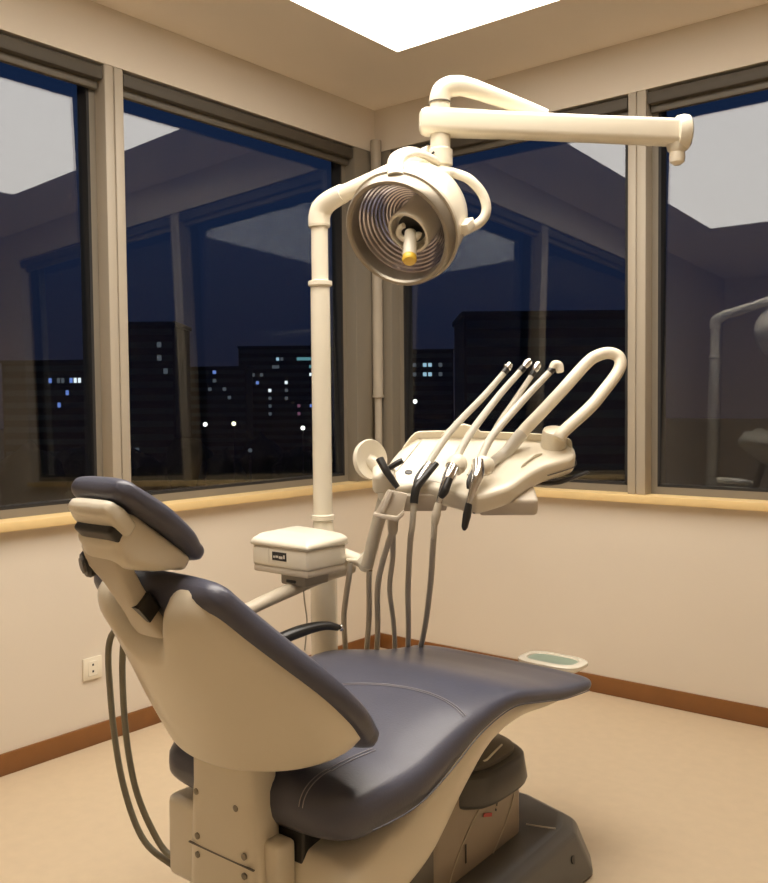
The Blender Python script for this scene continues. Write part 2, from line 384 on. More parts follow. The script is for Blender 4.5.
for i in range(NT):
    for j in range(NA):
        a = i*n1+j; fs.append((a, a+1, a+1+n1, a+n1)); fs.append((off+a, off+a+n1, off+a+1+n1, off+a+1))
bd = [j for j in range(n1)] + [i*n1+NA for i in range(1, NT+1)] + [NT*n1+j for j in range(NA-1, -1, -1)] + [i*n1 for i in range(NT-1, 0, -1)]
for k in range(len(bd)):
    a, c = bd[k], bd[(k+1) % len(bd)]; fs.append((a, c, c+off, a+off))
obj('backrest_shell', mb.add(vs, fs), CREAM, ch, sharp=50)
# pillar that carries the backrest
def rr(xc, yc, z, hx, hy, n=28, p=5):
    return [Vector((xc + hx*math.copysign(abs(math.cos(2*PI*k/n))**(2/p), math.cos(2*PI*k/n)), yc + hy*math.copysign(abs(math.sin(2*PI*k/n))**(2/p), math.sin(2*PI*k/n)), z)) for k in range(n)]
pil = obj('back_pillar', MB().loft([rr(1.598, -2.440, z, hx, hy) for z, hx, hy in ((0.10, .112, .046), (.30, .110, .044), (.42, .103, .043), (.50, .094, .045), (.60, .088, .05), (.68, .07, .045))]), CREAM, ch)
for x, z in ((1.527, .48), (1.650, .478), (1.528, .385), (1.528, .345), (1.672, .385), (1.672, .345)):
    obj('screw', MB().lathe([(0, .007), (.004, .007), (.006, .004)], (x, -2.481, z), (0, -1, 0), n=14), SCREW, pil)
obj('panel_seam', MB().box((1.50, -2.4845, .3635), (1.700, -2.480, .366)), GREYP, pil)

# headrest bracket, knob, headrest
Th = Vector((0, -.77, .64)).normalized(); Nh = Vector((0, Th.z, -Th.y)); H0 = Vector((1.612, -2.605, .999))
def hf(x, t, h): return Vector((H0.x + x, H0.y + Th.y*t + Nh.y*h, H0.z + Th.z*t + Nh.z*h))
hr = obj('headrest_cushion', MB().pad([(0.014, 0, .084, 0, .040), (0.05, 0, .092, 0, .048), (0.12, 0, .093, 0, .050), (0.195, 0, .086, -.006, .042)], hf, p=3.4, r0=0.03, r1=0.03), LEATHER, ch, sharp=60)
obj('headrest_shell', MB().pad([(0.02, 0, .074, -.030, .006), (0.06, 0, .078, -.060, .006), (0.11, 0, .072, -.082, .006), (0.15, 0, .064, -.070, .006)], hf, p=4.5, r0=0.015, r1=0.02), CREAM, ch, sharp=60)
obj('headrest_grip', MB().pad([(0.155, 0.008, .062, -.046, -.008), (0.185, 0.008, .067, -.044, -.004), (0.202, 0.008, .064, -.038, -.006)], hf, p=4.5, r0=0.012, r1=0.018), CREAMW, ch, sharp=60)
obj('headrest_joint', MB().pad([(0.13, 0.008, .052, -.066, -.03), (0.178, 0.008, .056, -.058, -.036)], hf, p=5, r0=0.008, r1=0.008), BLACK, ch, sharp=60)
br = obj('headrest_bracket', MB().loft([[Vector((1.60, y, z)) + Vector((hx*math.copysign(abs(math.cos(2*PI*k/24))**.5, math.cos(2*PI*k/24)), 0, 0)) + Vector((0, -.62, -.78))*(hd*math.copysign(abs(math.sin(2*PI*k/24))**.5, math.sin(2*PI*k/24))) for k in range(24)]
      for y, z, hx, hd in ((-2.745, 1.045, .058, .018), (-2.737, 1.015, .052, .020), (-2.715, .985, .036, .022), (-2.690, .945, .028, .022), (-2.668, .910, .032, .020), (-2.652, .885, .042, .018), (-2.640, .866, .044, .014))]), CREAMD, ch)
kn = obj('adjusting_knob', MB().lathe([(0, .024), (.018, .026), (.024, .022), (.025, .0)], (1.545, -2.722, 1.003), (-.30, -.90, -.2), n=28), BLACK, ch)
obj('knob_cap', MB().lathe([(0, .016), (.004, .015), (.005, .0)], (1.5375, -2.7445, .998), (-.30, -.90, -.2), n=24), GREYP, kn)
obj('bracket_slot', MB().prism([Vector((1.622+dx*.56, -2.683+dz*-.45-.004, .912+dz*.55-.004)) for dx, dz in ((-.034, .030), (.030, .024), (.030, -.032), (-.024, -.026))], (0, .025, .025), 0.001, 1), BLACK, ch)
# armrest on the far side
obj('armrest', MB().tube([(1.20, -2.10, .60), (1.262, -2.00, .650), (1.295, -1.93, .672), (1.325, -1.87, .680), (1.352, -1.835, .672)], (.020, .022, .022, .017, .012), flat=0.75), BLACK, ch)
obj('armrest_tip', MB().ball((1.356, -1.830, .671), .0095, sc=(1, .5, 1)), CHROME, ch)
obj('armrest_post', MB().tube([(1.20, -2.10, .60), (1.24, -2.12, .50), (1.36, -2.12, .42)], .018), GREYD, ch)
# lift column, its dark cap and the base plate
cl = obj('lift_column', MB().prism([(1.40, -2.02, .0), (1.80, -2.02, .0), (1.80, -1.60, .0), (1.40, -1.60, .0)], (0, 0, .36), 0.03, 4), COLG, ch)
obj('column_upper_shroud', MB().prism([(1.795, -2.25, .10), (1.795, -1.83, .38), (1.795, -1.72, .40), (1.795, -1.66, .30), (1.795, -1.95, .10)], (-.36, 0, 0), 0.012, 2), GREYP, ch)
ov = []
for k in range(41):
    a = 2*PI*k/40; u_, v_ = .19*math.cos(a), .075*math.sin(a); ov.append((1.801, -1.80 + u_*.80 - v_*.60, .20 + u_*.60 + v_*.80))
obj('side_badge', MB().tube(ov, .0016, n=6, samples=1), TAUPE, cl)
obj('red_mark', MB().prism([(1.803, -1.800, .262), (1.803, -1.763, .250), (1.803, -1.765, .241), (1.803, -1.802, .253)], (.0012, 0, 0)), RED, cl)
obj('dark_mark', MB().prism([(1.803, -1.738, .285), (1.803, -1.730, .282), (1.803, -1.738, .258), (1.803, -1.742, .260)], (.0012, 0, 0)).prism([(1.803, -1.746, .255), (1.803, -1.740, .252), (1.803, -1.742, .246), (1.803, -1.747, .249)], (.0012, 0, 0)), BLACK, cl)
obj('slot_mark', MB().prism([(1.803, -1.885, .215), (1.803, -1.880, .215), (1.803, -1.880, .168), (1.803, -1.885, .168)], (.0012, 0, 0)), BLACK, cl)
cap = obj('column_cap', MB().loft([rr(1.655, -1.760, z, hx, hy, 40, 3.2) for z, hx, hy in ((.300, .190, .150), (.310, .202, .163), (.32, .206, .166), (.378, .198, .158), (.386, .19, .15), (.387, .18, .14))]), GREYD, ch)
obj('cap_lid', MB().loft([rr(1.650, -1.755, z, hx, hy, 40, 3.2) for z, hx, hy in ((.383, .178, .140), (.396, .176, .138), (.402, .168, .130), (.406, .11, .08))]), GREYP, cap)
obj('cap_trim', MB().tube([(1.812, -1.815, .401), (1.815, -1.800, .403), (1.808, -1.765, .404), (1.795, -1.70, .404)], .0028, n=8), CREAMW, cap)
bp = []
bs = obj('base_plate', MB().loft([
    [(1.28, -2.60, .0), (1.925, -2.60, .0), (1.935, -1.46, .0), (1.90, -1.40, .0), (1.72, -1.365, .0), (1.28, -1.365, .0)],
    [(1.28, -2.60, .02), (1.925, -2.60, .02), (1.935, -1.46, .02), (1.90, -1.40, .02), (1.72, -1.365, .02), (1.28, -1.365, .02)],
    [(1.29, -2.58, .10), (1.910, -2.58, .10), (1.905, -1.50, .125), (1.868, -1.43, .128), (1.71, -1.385, .128), (1.29, -1.385, .12)],
    [(1.31, -2.56, .118), (1.885, -2.56, .118), (1.870, -1.53, .150), (1.838, -1.455, .150), (1.70, -1.41, .150), (1.31, -1.41, .145)]]), GREYB, ch, sharp=20)
md = bs.modifiers.new('soft_edges', 'BEVEL'); md.width = 0.012; md.segments = 3; md.limit_method = 'ANGLE'; md.angle_limit = math.radians(18)
obj('base_screw', MB().lathe([(0, .011), (.004, .011), (.005, .006)], (1.917, -1.545, .075), (1, .1, .25), n=18), BLACK, bs)
obj('base_trim_line', MB().tube([(1.80, -1.585, .1525), (1.838, -1.575, .1535), (1.872, -1.555, .1505)], .0022, n=8), TUBE, bs)
# oval side plate with a green pad beyond the legrest
pad_c = Vector((1.695, -1.240, .502))
def oval(hx, hy, z, n=40, p=3.3):
    return [pad_c + Vector((hx*math.copysign(abs(math.cos(2*PI*k/n))**(2/p), math.cos(2*PI*k/n)), hy*math.copysign(abs(math.sin(2*PI*k/n))**(2/p), math.sin(2*PI*k/n)), z)) for k in range(n)]
fp = obj('foot_tray', MB().loft([oval(.090, .056, -.016), oval(.104, .066, -.006), oval(.104, .066, .003), oval(.097, .060, .007), oval(.081, .046, .007), oval(.077, .042, .002)]), CREAMW, ch)
obj('green_pad', MB().loft([oval(.0765, .0415, .0015), oval(.0765, .0415, .0035), oval(.05, .025, .004)]), GREEN, fp)
obj('tray_bracket', MB().tube([(1.70, -1.25, .485), (1.67, -1.33, .478), (1.62, -1.50, .485)], .014), CREAM, fp)
# hoses looping out of the backrest into the rear housing
for pts in ([(1.33, -2.46, .80), (1.215, -2.47, .76), (1.185, -2.455, .60), (1.200, -2.44, .41), (1.245, -2.42, .275), (1.32, -2.40, .228), (1.40, -2.40, .232)],
            [(1.36, -2.45, .82), (1.250, -2.455, .77), (1.222, -2.445, .58), (1.245, -2.435, .40), (1.295, -2.41, .275), (1.35, -2.40, .245), (1.41, -2.39, .25)]):
    obj('hose', MB().tube(pts, .0075, samples=8), HOSEG, ch)

# ------------------------------------------------------------------ operating light on its post
PXY = Vector((1.132, -1.655, 0))
ol = thing('operating_light', 'cream surgical lamp with round ribbed reflector hung from a jointed arm on a tall post', 'dental lamp', PXY)
P = lambda z: (PXY.x, PXY.y, z)
obj('post', MB().tube([P(0.0), P(0.85)], .041, n=28, smooth=False).lathe([(0, .041), (.012, .046), (.03, .044), (.04, .036), (.1, .031)], P(0.83), (0, 0, 1), n=28), CREAMW, ol)
obj('pole', MB().tube([P(0.86), P(1.665)], .0295, n=28, smooth=False), CREAMW, ol)
obj('lower_collar', MB().lathe([(0, .030), (.003, .036), (.017, .036), (.020, .030)], P(.935), (0, 0, 1), n=28), CREAMW, ol)
obj('collar', MB().lathe([(0, .030), (.004, .037), (.016, .037), (.020, .026)], P(1.648), (0, 0, 1), n=28), CREAMW, ol)
obj('upper_pole', MB().tube([P(1.66), P(1.850)], .0255, n=28, smooth=False), CREAMW, ol)
PV = Vector((1.551, -1.612, 0))
obj('elbow', MB().lathe([(0, .031), (.006, .034)], P(1.828), (0, 0, 1), n=28).tube([P(1.828), P(1.856), (PXY.x+.008, PXY.y+.002, 1.880), (PXY.x+.036, PXY.y+.004, 1.900), (PXY.x+.09, PXY.y+.009, 1.917)], (.033, .033, .033, .031, .0285), n=24), CREAMW, ol)
obj('arm', MB().tube([(PXY.x+.08, PXY.y+.009, 1.914), (PV.x-.03, PV.y, 1.986)], .0255, n=24, smooth=False), CREAMW, ol)
obj('pivot_tube', MB().tube([(PV.x, PV.y, 1.93), (PV.x, PV.y, 2.14)], .028, n=26, smooth=False).lathe([(0, .026), (.004, .034), (.045, .034), (.05, .028)], (PV.x, PV.y, 1.945), (0, 0, 1), n=26), CREAMW, ol)
obj('pivot_ring', MB().tube([(PV.x, PV.y, 2.118), (PV.x, PV.y, 2.1215)], .0315, n=26, smooth=False), GREYP, ol)
bdir = Vector((.5267, .422, 0)); BL = bdir.length; bdir.normalize(); bside = Vector((-bdir.y, bdir.x, 0))
def beam_ring(s, z, hw, hh, n=28, p=4.5):
    c = PV + bdir*s
    return [c + bside*(hw*math.copysign(abs(math.cos(2*PI*k/n))**(2/p), math.cos(2*PI*k/n))) + Vector((0, 0, z + hh*math.copysign(abs(math.sin(2*PI*k/n))**(2/p), math.sin(2*PI*k/n)))) for k in range(n)]
zb = lambda s: 2.066 - s*0.052
obj('balance_arm', MB().loft([beam_ring(s, zb(s), hw, hh) for s, hw, hh in ((-.058, .02, .020), (-.052, .034, .029), (-.04, .040, .034), (.03, .040, .035), (.20, .036, .033), (.45, .035, .033), (.66, .035, .034))]), CREAMW, ol)
ec = PV + bdir*.668
obj('end_cap', MB().lathe([(-.020, .030), (-.016, .046), (.0, .050), (.014, .048), (.020, .040), (.022, .0)], (ec.x, ec.y, zb(.668)), bdir, n=30), CREAMW, ol)
kp = PV + bdir*.655
obj('end_knob', MB().lathe([(0, .030), (.018, .026), (.024, .020), (.036, .022), (.050, .020), (.058, .010), (.059, 0)], (kp.x, kp.y, zb(.655)-.030), (0, 0, -1), n=24), CREAMW, ol)
ed = PV + bdir*.30 + bside*.05
obj('spring_arm', MB().tube([(PV.x, PV.y, 2.118), (PV.x, PV.y, 2.135), (PV.x+.008, PV.y+.008, 2.156), (PV.x+.030, PV.y+.028, 2.166), (PV.x+.070, PV.y+.064, 2.158), (ed.x, ed.y, 2.098)], (.029, .029, .029, .028, .026, .018), n=22), CREAMW, ol)
# lamp head
LC = Vector((1.519, -1.754, 1.754))         # centre of the rim
wv = (LC - Vector((3.0127, -3.68586, 1.29))).normalized()
LN = (-.79*wv - .43*r2 - .44*u2).normalized()       # where the lamp faces
LX = (Vector((0, 0, 1)) - LN*LN.z).normalized(); LY = LN.cross(LX)
lp = lambda a, b_, h: LC + LX*a + LY*b_ + LN*h
Rr = .150
hd = obj('lamp_housing', MB().lathe([(-.005, .147), (-.02, .150), (-.06, .150), (-.10, .148), (-.145, .138), (-.185, .114), (-.212, .074), (-.222, .035), (-.224, 0)], LC, LN, n=56, cap=False), CREAMW, ol, sharp=70)
rim = obj('rim', MB().ring([(.022, Rr+.001), (.028, Rr-.003), (.028, Rr-.011), (.022, Rr-.015), (-.022, Rr-.017), (-.026, Rr-.010), (-.014, Rr+.004)], LC, LN, n=72), RIM, hd, sharp=30)
obj('rim_edge', MB().ring([(-.012, Rr), (-.012, Rr+.009), (-.022, Rr+.010), (-.026, Rr)], LC, LN, n=72), CREAMD, hd, sharp=30)
prof = []
for k in range(30):
    q = k/29; rad = .134*(1-q)+.02*q; prof.append((-.02 - .095*(1-(rad/.134)**2) + (0.0026 if k % 2 else 0), rad))
prof.append((-.117, 0))
obj('reflector', MB().lathe(prof, LC, LN, n=72, cap=False), REFL, hd, sharp=15)
hold = lp(0, 0, -.095) + r2*.044 + u2*.024; hax = (LN*.92 - r2*.16 - u2*.22).normalized()
obj('bulb_holder', MB().lathe([(0, .056), (.09, .060), (.130, .061), (.133, .059), (.133, .053), (.10, .052), (.095, .0)], hold, hax, n=36, cap=False), CREAMW, hd)
obj('bulb_clip', MB().tube([hold + hax*.128 + LX*(.022*math.cos(t)) + LY*(.030*math.sin(t)) for t in [0.3+.28*i for i in range(16)]], .008, n=10, samples=3), CREAMW, hd)
obj('socket_recess', MB().lathe([(0, .040), (.004, .040), (.0045, 0)], hold + hax*.106, hax, n=30), BLACK, hd)
stub_ax = (-wv*.60 - r2*.04 - u2*.80).normalized(); stub0 = hold + hax*.118 - u2*.006
obj('lamp_tube', MB().lathe([(0, .016), (.085, .019), (.088, .017)], stub0, stub_ax, n=26), CREAMW, hd)
obj('amber_lens', MB().lathe([(.0, .0185), (.012, .0195), (.018, .016), (.019, 0)], stub0 + stub_ax*.086, stub_ax, n=26), YELLOW, hd)
# yoke over the top, side lever and the curved handle
yk = [Vector((1.561, -1.826, 1.880)), Vector((1.541, -1.795, 1.932)), Vector((1.545, -1.735, 1.962)), Vector((1.550, -1.672, 1.962)), Vector((PV.x, PV.y-.01, 1.955))]
obj('yoke', MB().tube(yk, (.022, .022, .021, .020, .020), n=16, flat=0.55), CREAMW, ol)
obj('joint_ball', MB().ball((PV.x, PV.y, 1.925), .033), CREAMW, ol)
nk = [Vector((PV.x, PV.y, 1.925)), lp(.130, -.05, -.11)]
obj('joint_screw', MB().tube([Vector((PV.x-.012, PV.y-.034, 1.962)), Vector((PV.x+.006, PV.y-.040, 1.966))], .003, smooth=False).tube([Vector((PV.x-.012, PV.y-.034, 1.972)), Vector((PV.x+.006, PV.y-.040, 1.976))], .003, smooth=False), BLACK, ol)
obj('side_latch', MB().box((-.014, -.016, -.026), (.014, .016, .026), .004, 2, Matrix.Translation(lp(-.040, -.150, -.085)) @ Matrix((LX, LY, LN)).transposed().to_4x4()), CREAMW, hd)
hdl = [Vector(p) for p in ((1.560, -1.660, 1.912), (1.584, -1.629, 1.920), (1.604, -1.613, 1.917), (1.639, -1.598, 1.898), (1.666, -1.578, 1.859), (1.675, -1.573, 1.816), (1.663, -1.586, 1.783), (1.630, -1.625, 1.755))]
obj('handle', MB().tube(hdl, .0135, n=16), CREAMW, hd)
obj('handle_ferrule', MB().tube([hdl[1]*.7+hdl[2]*.3, hdl[1]*.3+hdl[2]*.7], .0155, n=16, smooth=False), TUBE, hd)

# ------------------------------------------------------------------ instrument tray
TO = Vector((1.568, -1.649, 1.065)); e1 = Vector((.779, .627, 0)).normalized(); e2 = Vector((-.568, .706, .423)).normalized(); en = e1.cross(e2)
tp = lambda s, t, h=0.0: TO + e1*s + e2*t + en*h
tr = thing('instrument_tray', 'cream delivery tray with a long looped handle, hovering over the legrest', 'dental tray', TO)
OUT = [(-.172, .014), (-.160, .075), (-.115, .20), (-.066, .280), (-.03, .296), (.109, .292), (.30, .272), (.385, .250), (.412, .222), (.408, .172), (.375, .140), (.307, .103), (.250, .050), (.205, -.004), (.172, -.030), (.111, -.062), (.085, -.065), (.025, -.030), (-.058, .002), (-.11, -.008), (-.155, -.006)]
def smooth_outline(pts, k=3):
    q, _ = spline([Vector((a, b_, 0)) for a, b_ in pts + [pts[0]]], [0]*(len(pts)+1), k); return [(v.x, v.y) for v in q[:-1]]
def inset(pts, d):
    c = Vector((sum(p[0] for p in pts)/len(pts), sum(p[1] for p in pts)/len(pts))); o = []
    n = len(pts)
    for i in range(n):
        a, b_ = Vector(pts[i-1]), Vector(pts[(i+1) % n]); t = (b_-a).normalized(); nn = Vector((-t.y, t.x))
        if nn.dot(Vector(pts[i])-c) > 0: nn = -nn
        o.append((pts[i][0]+nn.x*d, pts[i][1]+nn.y*d))
    return o
so = smooth_outline(OUT)
def lay(d, h): return [tp(a, b_, h) for a, b_ in inset(so, d)]
obj('tray_body', MB().loft([lay(.016, -.062), lay(.004, -.055), lay(.0, -.042), lay(.0, -.012), lay(.003, -.004), lay(.010, .0), lay(.03, .001)]), CREAM, tr, sharp=50)
obj('body_seam', MB().tube([tp(a, b_, -.034) for a, b_ in [(.318, .107), (.345, .121), (.378, .139), (.400, .154), (.412, .172), (.417, .20)]], .0016, n=6), GREYP, tr)
# raised rim wall along the back and right end
rimp = [(-.10, .212), (-.060, .276), (-.02, .288), (.109, .284), (.30, .264), (.380, .242), (.402, .217), (.398, .178)]
rp, _ = spline([Vector((a, b_, 0)) for a, b_ in rimp], [0]*len(rimp), 4)
rg = []
for i, v in enumerate(rp):
    hgt = .022*min(1, i/4+.1, (len(rp)-1-i)/4+.1)
    rg.append([tp(v.x, v.y, -.003)+e2*-.005, tp(v.x, v.y, hgt)+e2*-.003, tp(v.x, v.y, hgt)+e2*.003, tp(v.x, v.y, -.003)+e2*.005])
obj('rim_wall', MB().loft(rg), CREAM, tr)
hump = [(.02, .285), (.05, .288), (.09, .286), (.125, .284), (.15, .283)]
obj('rear_fin', MB().loft([[tp(a, b_-.006, -.002), tp(a, b_-.006, h), tp(a, b_+.004, h), tp(a, b_+.004, -.002)] for (a, b_), h in zip(hump, (.01, .038, .046, .036, .01))]), CREAM, tr)
obj('recess_ridge', MB().prism([tp(.235, .085, 0), tp(.27, .15, 0), tp(.31, .165, 0), tp(.285, .15, 0)], en*.012, .003, 2), CREAM, tr)
# front lip panel and the box under the tray
obj('front_lip', MB().box((-.135, -.004, -.070), (.02, .026, -.016), .006, 2, Matrix.Translation(tp(0, -.010, -.008)) @ Matrix((e1, e2, en)).transposed().to_4x4()), BOXB, tr)
obj('under_box', MB().box((.112, .0, -.106), (.278, .14, -.052), .012, 3, Matrix.Translation(TO) @ Matrix((e1, e2, en)).transposed().to_4x4()), BOXB, tr)
obj('side_notch', MB().box((.088, -.064, -.055), (.096, -.056, -.045), .001, 1, Matrix.Translation(TO) @ Matrix((e1, e2, en)).transposed().to_4x4()), BLACK, tr)
obj('brake_lever', MB().tube([tp(.29, .11, -.062), tp(.36, .135, -.072), tp(.455, .190, -.070)], (.010, .013, .007), flat=.6), BLACK, tr)
# looped handle on its round boss
obj('handle_boss', MB().loft([[tp(.352 + .88*r*math.cos(2*PI*k/28), .225 + .78*r*math.sin(2*PI*k/28), h-.002) for k in range(28)] for r, h in ((.043, 0), (.041, .05), (.038, .056), (.028, .058))]), CREAM, tr)
obj('handle', MB().tube([(1.648, -1.360, 1.186), (1.658, -1.337, 1.212), (1.690, -1.284, 1.268), (1.725, -1.222, 1.333), (1.765, -1.150, 1.410), (1.785, -1.120, 1.432), (1.810, -1.096, 1.440), (1.834, -1.083, 1.430), (1.844, -1.085, 1.408), (1.840, -1.105, 1.375), (1.822, -1.170, 1.315), (1.804, -1.214, 1.273), (1.762, -1.296, 1.205), (1.754, -1.31, 1.185)], .0185, n=22), CREAM, tr)
obj('handle_sleeve', MB().tube([tp(.138, .060, .006), tp(.155, .10, .016), Vector((1.628, -1.410, 1.140)), Vector((1.653, -1.350, 1.198))], (.010, .013, .0175, .0205), n=18), TUBE, tr)
# cuspidor bowl at the left end
bo = Vector((1.362, -1.705, 1.132)); bax = (Vector((.779, .627, 0))*.62 - Vector((-.627, .778, 0))*.75 + Vector((0, 0, .12))).normalized()
bw_ = obj('cuspidor_bowl', MB().lathe([(-.035, 0), (-.034, .018), (-.026, .040), (-.006, .056), (.006, .059), (.012, .056), (.010, .048), (.002, .030), (-.002, 0)], bo, bax, n=40, cap=False), CREAMW, tr, sharp=60)
obj('bowl_neck', MB().tube([bo - bax*.015, Vector((1.38, -1.68, 1.10)), tp(-.14, .06, -.04)], (.022, .026, .03), n=18), CREAM, tr)
obj('pivot_block', MB().box((-.03, -.035, -.032), (.035, .035, .03), .014, 3, Matrix.Translation((1.432, -1.73, 1.082)) @ Matrix((e1, e2, en)).transposed().to_4x4()), CREAM, tr)
lv = MB().tube([(1.446, -1.762, 1.140), (1.470, -1.762, 1.106), (1.497, -1.748, 1.062)], (.0135, .0125, .009), n=14, flat=.75)
obj('black_lever', lv, BLACK, tr)
obj('short_black_lever', MB().tube([(1.440, -1.735, 1.104), (1.468, -1.715, 1.125), (1.482, -1.705, 1.134)], (.008, .012, .010), n=14, flat=.75), BLACK, tr)
obj('button', MB().lathe([(0, .011), (.004, .011), (.005, .006)], tp(-.085, .070, .0), en, n=18), BLACK, tr)
# hanger bracket, its suction tube and the support arm to the post
hb = lambda s, h, d=0: Vector((1.490, -1.770, 1.0)) + Vector((.779, .627, 0))*s + Vector((0, 0, h)) + Vector((-.627, .778, 0))*d
obj('hanger_bracket', MB().prism([hb(-.046, -.012), hb(-.008, .058), hb(.046, .046), hb(.034, -.004), hb(.016, -.024)], Vector((-.627, .778, 0))*.018, .004, 2)
    .prism([hb(-.050, -.014, -.012), hb(-.046, -.004, -.012), hb(.016, -.014, -.012), hb(.036, .004, -.012), hb(.036, -.010, -.012), hb(.016, -.030, -.012)], Vector((-.627, .778, 0))*.045, .003, 2)
    .prism([hb(-.030, -.004, -.010), hb(-.004, .056, -.010), hb(.008, .054, -.010), hb(-.018, -.006, -.010)], Vector((-.627, .778, 0))*.014, .003, 2), BOXB, tr)
obj('tube_socket', MB().lathe([(0, .016), (.03, .014), (.042, .011)], (1.482, -1.752, .975), (0, 0, -1), n=20), TAUPE, tr)
obj('support_arm', MB().tube([(1.425, -1.70, 1.065), (1.417, -1.703, 1.028), (1.388, -1.711, .933), (1.357, -1.716, .825)], (.020, .020, .019, .018), n=20), TAUPE, tr)
obj('arm_bracket', MB().prism([(1.300, -1.745, .842), (1.335, -1.735, .846), (1.357, -1.722, .872), (1.374, -1.712, .872), (1.374, -1.712, .820), (1.357, -1.722, .808), (1.342, -1.73, .815), (1.336, -1.733, .832)], (-.02, .028, 0), .004, 2), CREAMW, tr)
obj('arm_link', MB().tube([(1.34, -1.71, .835), (1.26, -1.69, .845), (PXY.x, PXY.y, .855)], .018, n=16), CREAMW, tr)
for pts, rd in (([(1.482, -1.752, .945), (1.42, -1.72, .85), (1.375, -1.69, .76), (1.30, -1.60, .62), (1.235, -1.53, .48), (1.19, -1.50, .2)], .0085),
            ([(1.482, -1.752, .945), (1.440, -1.70, .86), (1.399, -1.665, .756), (1.33, -1.56, .62), (1.265, -1.48, .48), (1.20, -1.46, .2)], .0075),
            ([(1.312, -1.735, .835), (1.305, -1.735, .79), (1.270, -1.710, .72), (1.236, -1.681, .647), (1.17, -1.60, .50), (1.13, -1.56, .2)], .0085),
            ([(1.364, -1.712, .815), (1.351, -1.70, .775), (1.30, -1.64, .66), (1.23, -1.57, .53), (1.16, -1.53, .2)], .0085)):
    obj('hose', MB().tube(pts, rd, n=12), HOSE, tr)

# ------------------------------------------------------------------ instruments: four slim whip-arm handpieces on the tray
def instrument(label, body, r0, head_dir, head, front, hose, chrome_front, holder=None):
    o = thing('dental_handpiece', label, 'dental instrument', body[0], 'handpieces resting on the instrument tray')
    obj('tube', MB().tube(body, (r0*1.0, r0, r0*.95, r0*.85, r0*.8)[:len(body)], n=16), TUBE, o)
    tipd = (Vector(body[-1])-Vector(body[-2])).normalized(); tip = Vector(body[-1])
    obj('neck_ring', MB().tube([tip - tipd*.012, tip + tipd*.006], r0*.95, n=14, smooth=False), BLACK, o)
    if head == 'bullet': obj('head', MB().lathe([(0, .008), (.012, .0115), (.026, .0115), (.034, .008), (.036, 0)], tip + tipd*.004, tipd, n=18), CHROME, o)
    elif head == 'round': obj('head', MB().tube([tip, tip + tipd*.014 + Vector((0, 0, .006)), tip + tipd*.018 + Vector((.008, .006, .0)), tip + Vector((.020, .016, -.006))], (.010, .013, .014, .011), n=16), CREAMW, o)
    else:
        h = obj('head', MB().lathe([(0, .007), (.010, .011), (.022, .010), (.026, 0)], tip + tipd*.004, tipd, n=18).lathe([(-.012, .006), (.010, .007), (.012, 0)], tip + tipd*.013, (e1 - Vector((0, 0, .4))), n=14), CHROME, o)
    if holder: obj('holder', MB().tube(holder, (.023, .029, .025), n=20), CREAM, o)
    if front:
        obj('chrome_grip' if chrome_front else 'grip', MB().tube(front[0], front[1], n=16), CHROME if chrome_front else BLACK, o)
    return o
A = [(1.521, -1.650, 1.112), (1.543, -1.558, 1.212), (1.584, -1.442, 1.314), (1.609, -1.381, 1.376), (1.612, -1.372, 1.386)]
B = [(1.596, -1.620, 1.125), (1.603, -1.551, 1.203), (1.625, -1.436, 1.308), (1.650, -1.360, 1.378), (1.655, -1.348, 1.390)]
Cc = [(1.607, -1.560, 1.085), (1.635, -1.458, 1.221), (1.649, -1.392, 1.290), (1.666, -1.322, 1.364), (1.670, -1.312, 1.378)]
D = [(1.652, -1.575, 1.128), (1.655, -1.520, 1.195), (1.684, -1.389, 1.301), (1.715, -1.308, 1.372), (1.722, -1.294, 1.386)]
ia = instrument('handpiece with an angled chrome head and black Y-shaped collar, leftmost on the tray', A, .0105, None, 'cross', None, None, False)
yb = MB().tube([(1.555, -1.645, 1.125), (1.543, -1.678, 1.093), (1.531, -1.708, 1.060), (1.531, -1.720, 1.018)], (.008, .010, .012, .0115), n=14).tube([(1.521, -1.655, 1.114), (1.521, -1.690, 1.085), (1.531, -1.708, 1.055)], (.007, .008, .011), n=12)
obj('y_collar', yb, BLACK, ia)
obj('chrome_grip', MB().tube([(1.533, -1.648, 1.122), (1.530, -1.680, 1.094), (1.529, -1.704, 1.070)], (.011, .010, .006), n=14), CHROME, ia)
obj('hose', MB().tube([(1.531, -1.720, 1.02), (1.525, -1.720, .96), (1.506, -1.706, .905), (1.432, -1.621, .751), (1.31, -1.465, .53), (1.24, -1.42, .35), (1.19, -1.44, .12)], .0085, n=12), HOSE, ia)
ib = instrument('handpiece second from the left, its cord end bent down over the tray front', B, .0110, None, 'bullet',
    ([(1.603, -1.630, 1.120), (1.610, -1.665, 1.090), (1.604, -1.690, 1.050), (1.600, -1.700, 1.020)], (.019, .018, .011, .008)), None, True,
    [(1.607, -1.600, 1.125), (1.604, -1.618, 1.122), (1.603, -1.634, 1.110)])
obj('black_ring', MB().tube([(1.622, -1.680, 1.088), (1.618, -1.698, 1.055), (1.606, -1.698, 1.040)], (.010, .012, .009), n=12), BLACK, ib)
obj('cord_sleeve', MB().tube([(1.600, -1.700, 1.022), (1.595, -1.706, .99), (1.592, -1.709, .965)], (.009, .0125, .010), n=14), TAUPE, ib)
obj('hose', MB().tube([(1.592, -1.709, .972), (1.588, -1.707, .94), (1.572, -1.690, .895), (1.493, -1.597, .755), (1.36, -1.455, .56), (1.24, -1.38, .35), (1.18, -1.42, .12)], .0085, n=12), HOSE, ib)
ic = instrument('thin handpiece crossing behind its neighbour, with a small chrome head, third from the left', Cc, .0095, None, 'bullet', None, None, False)
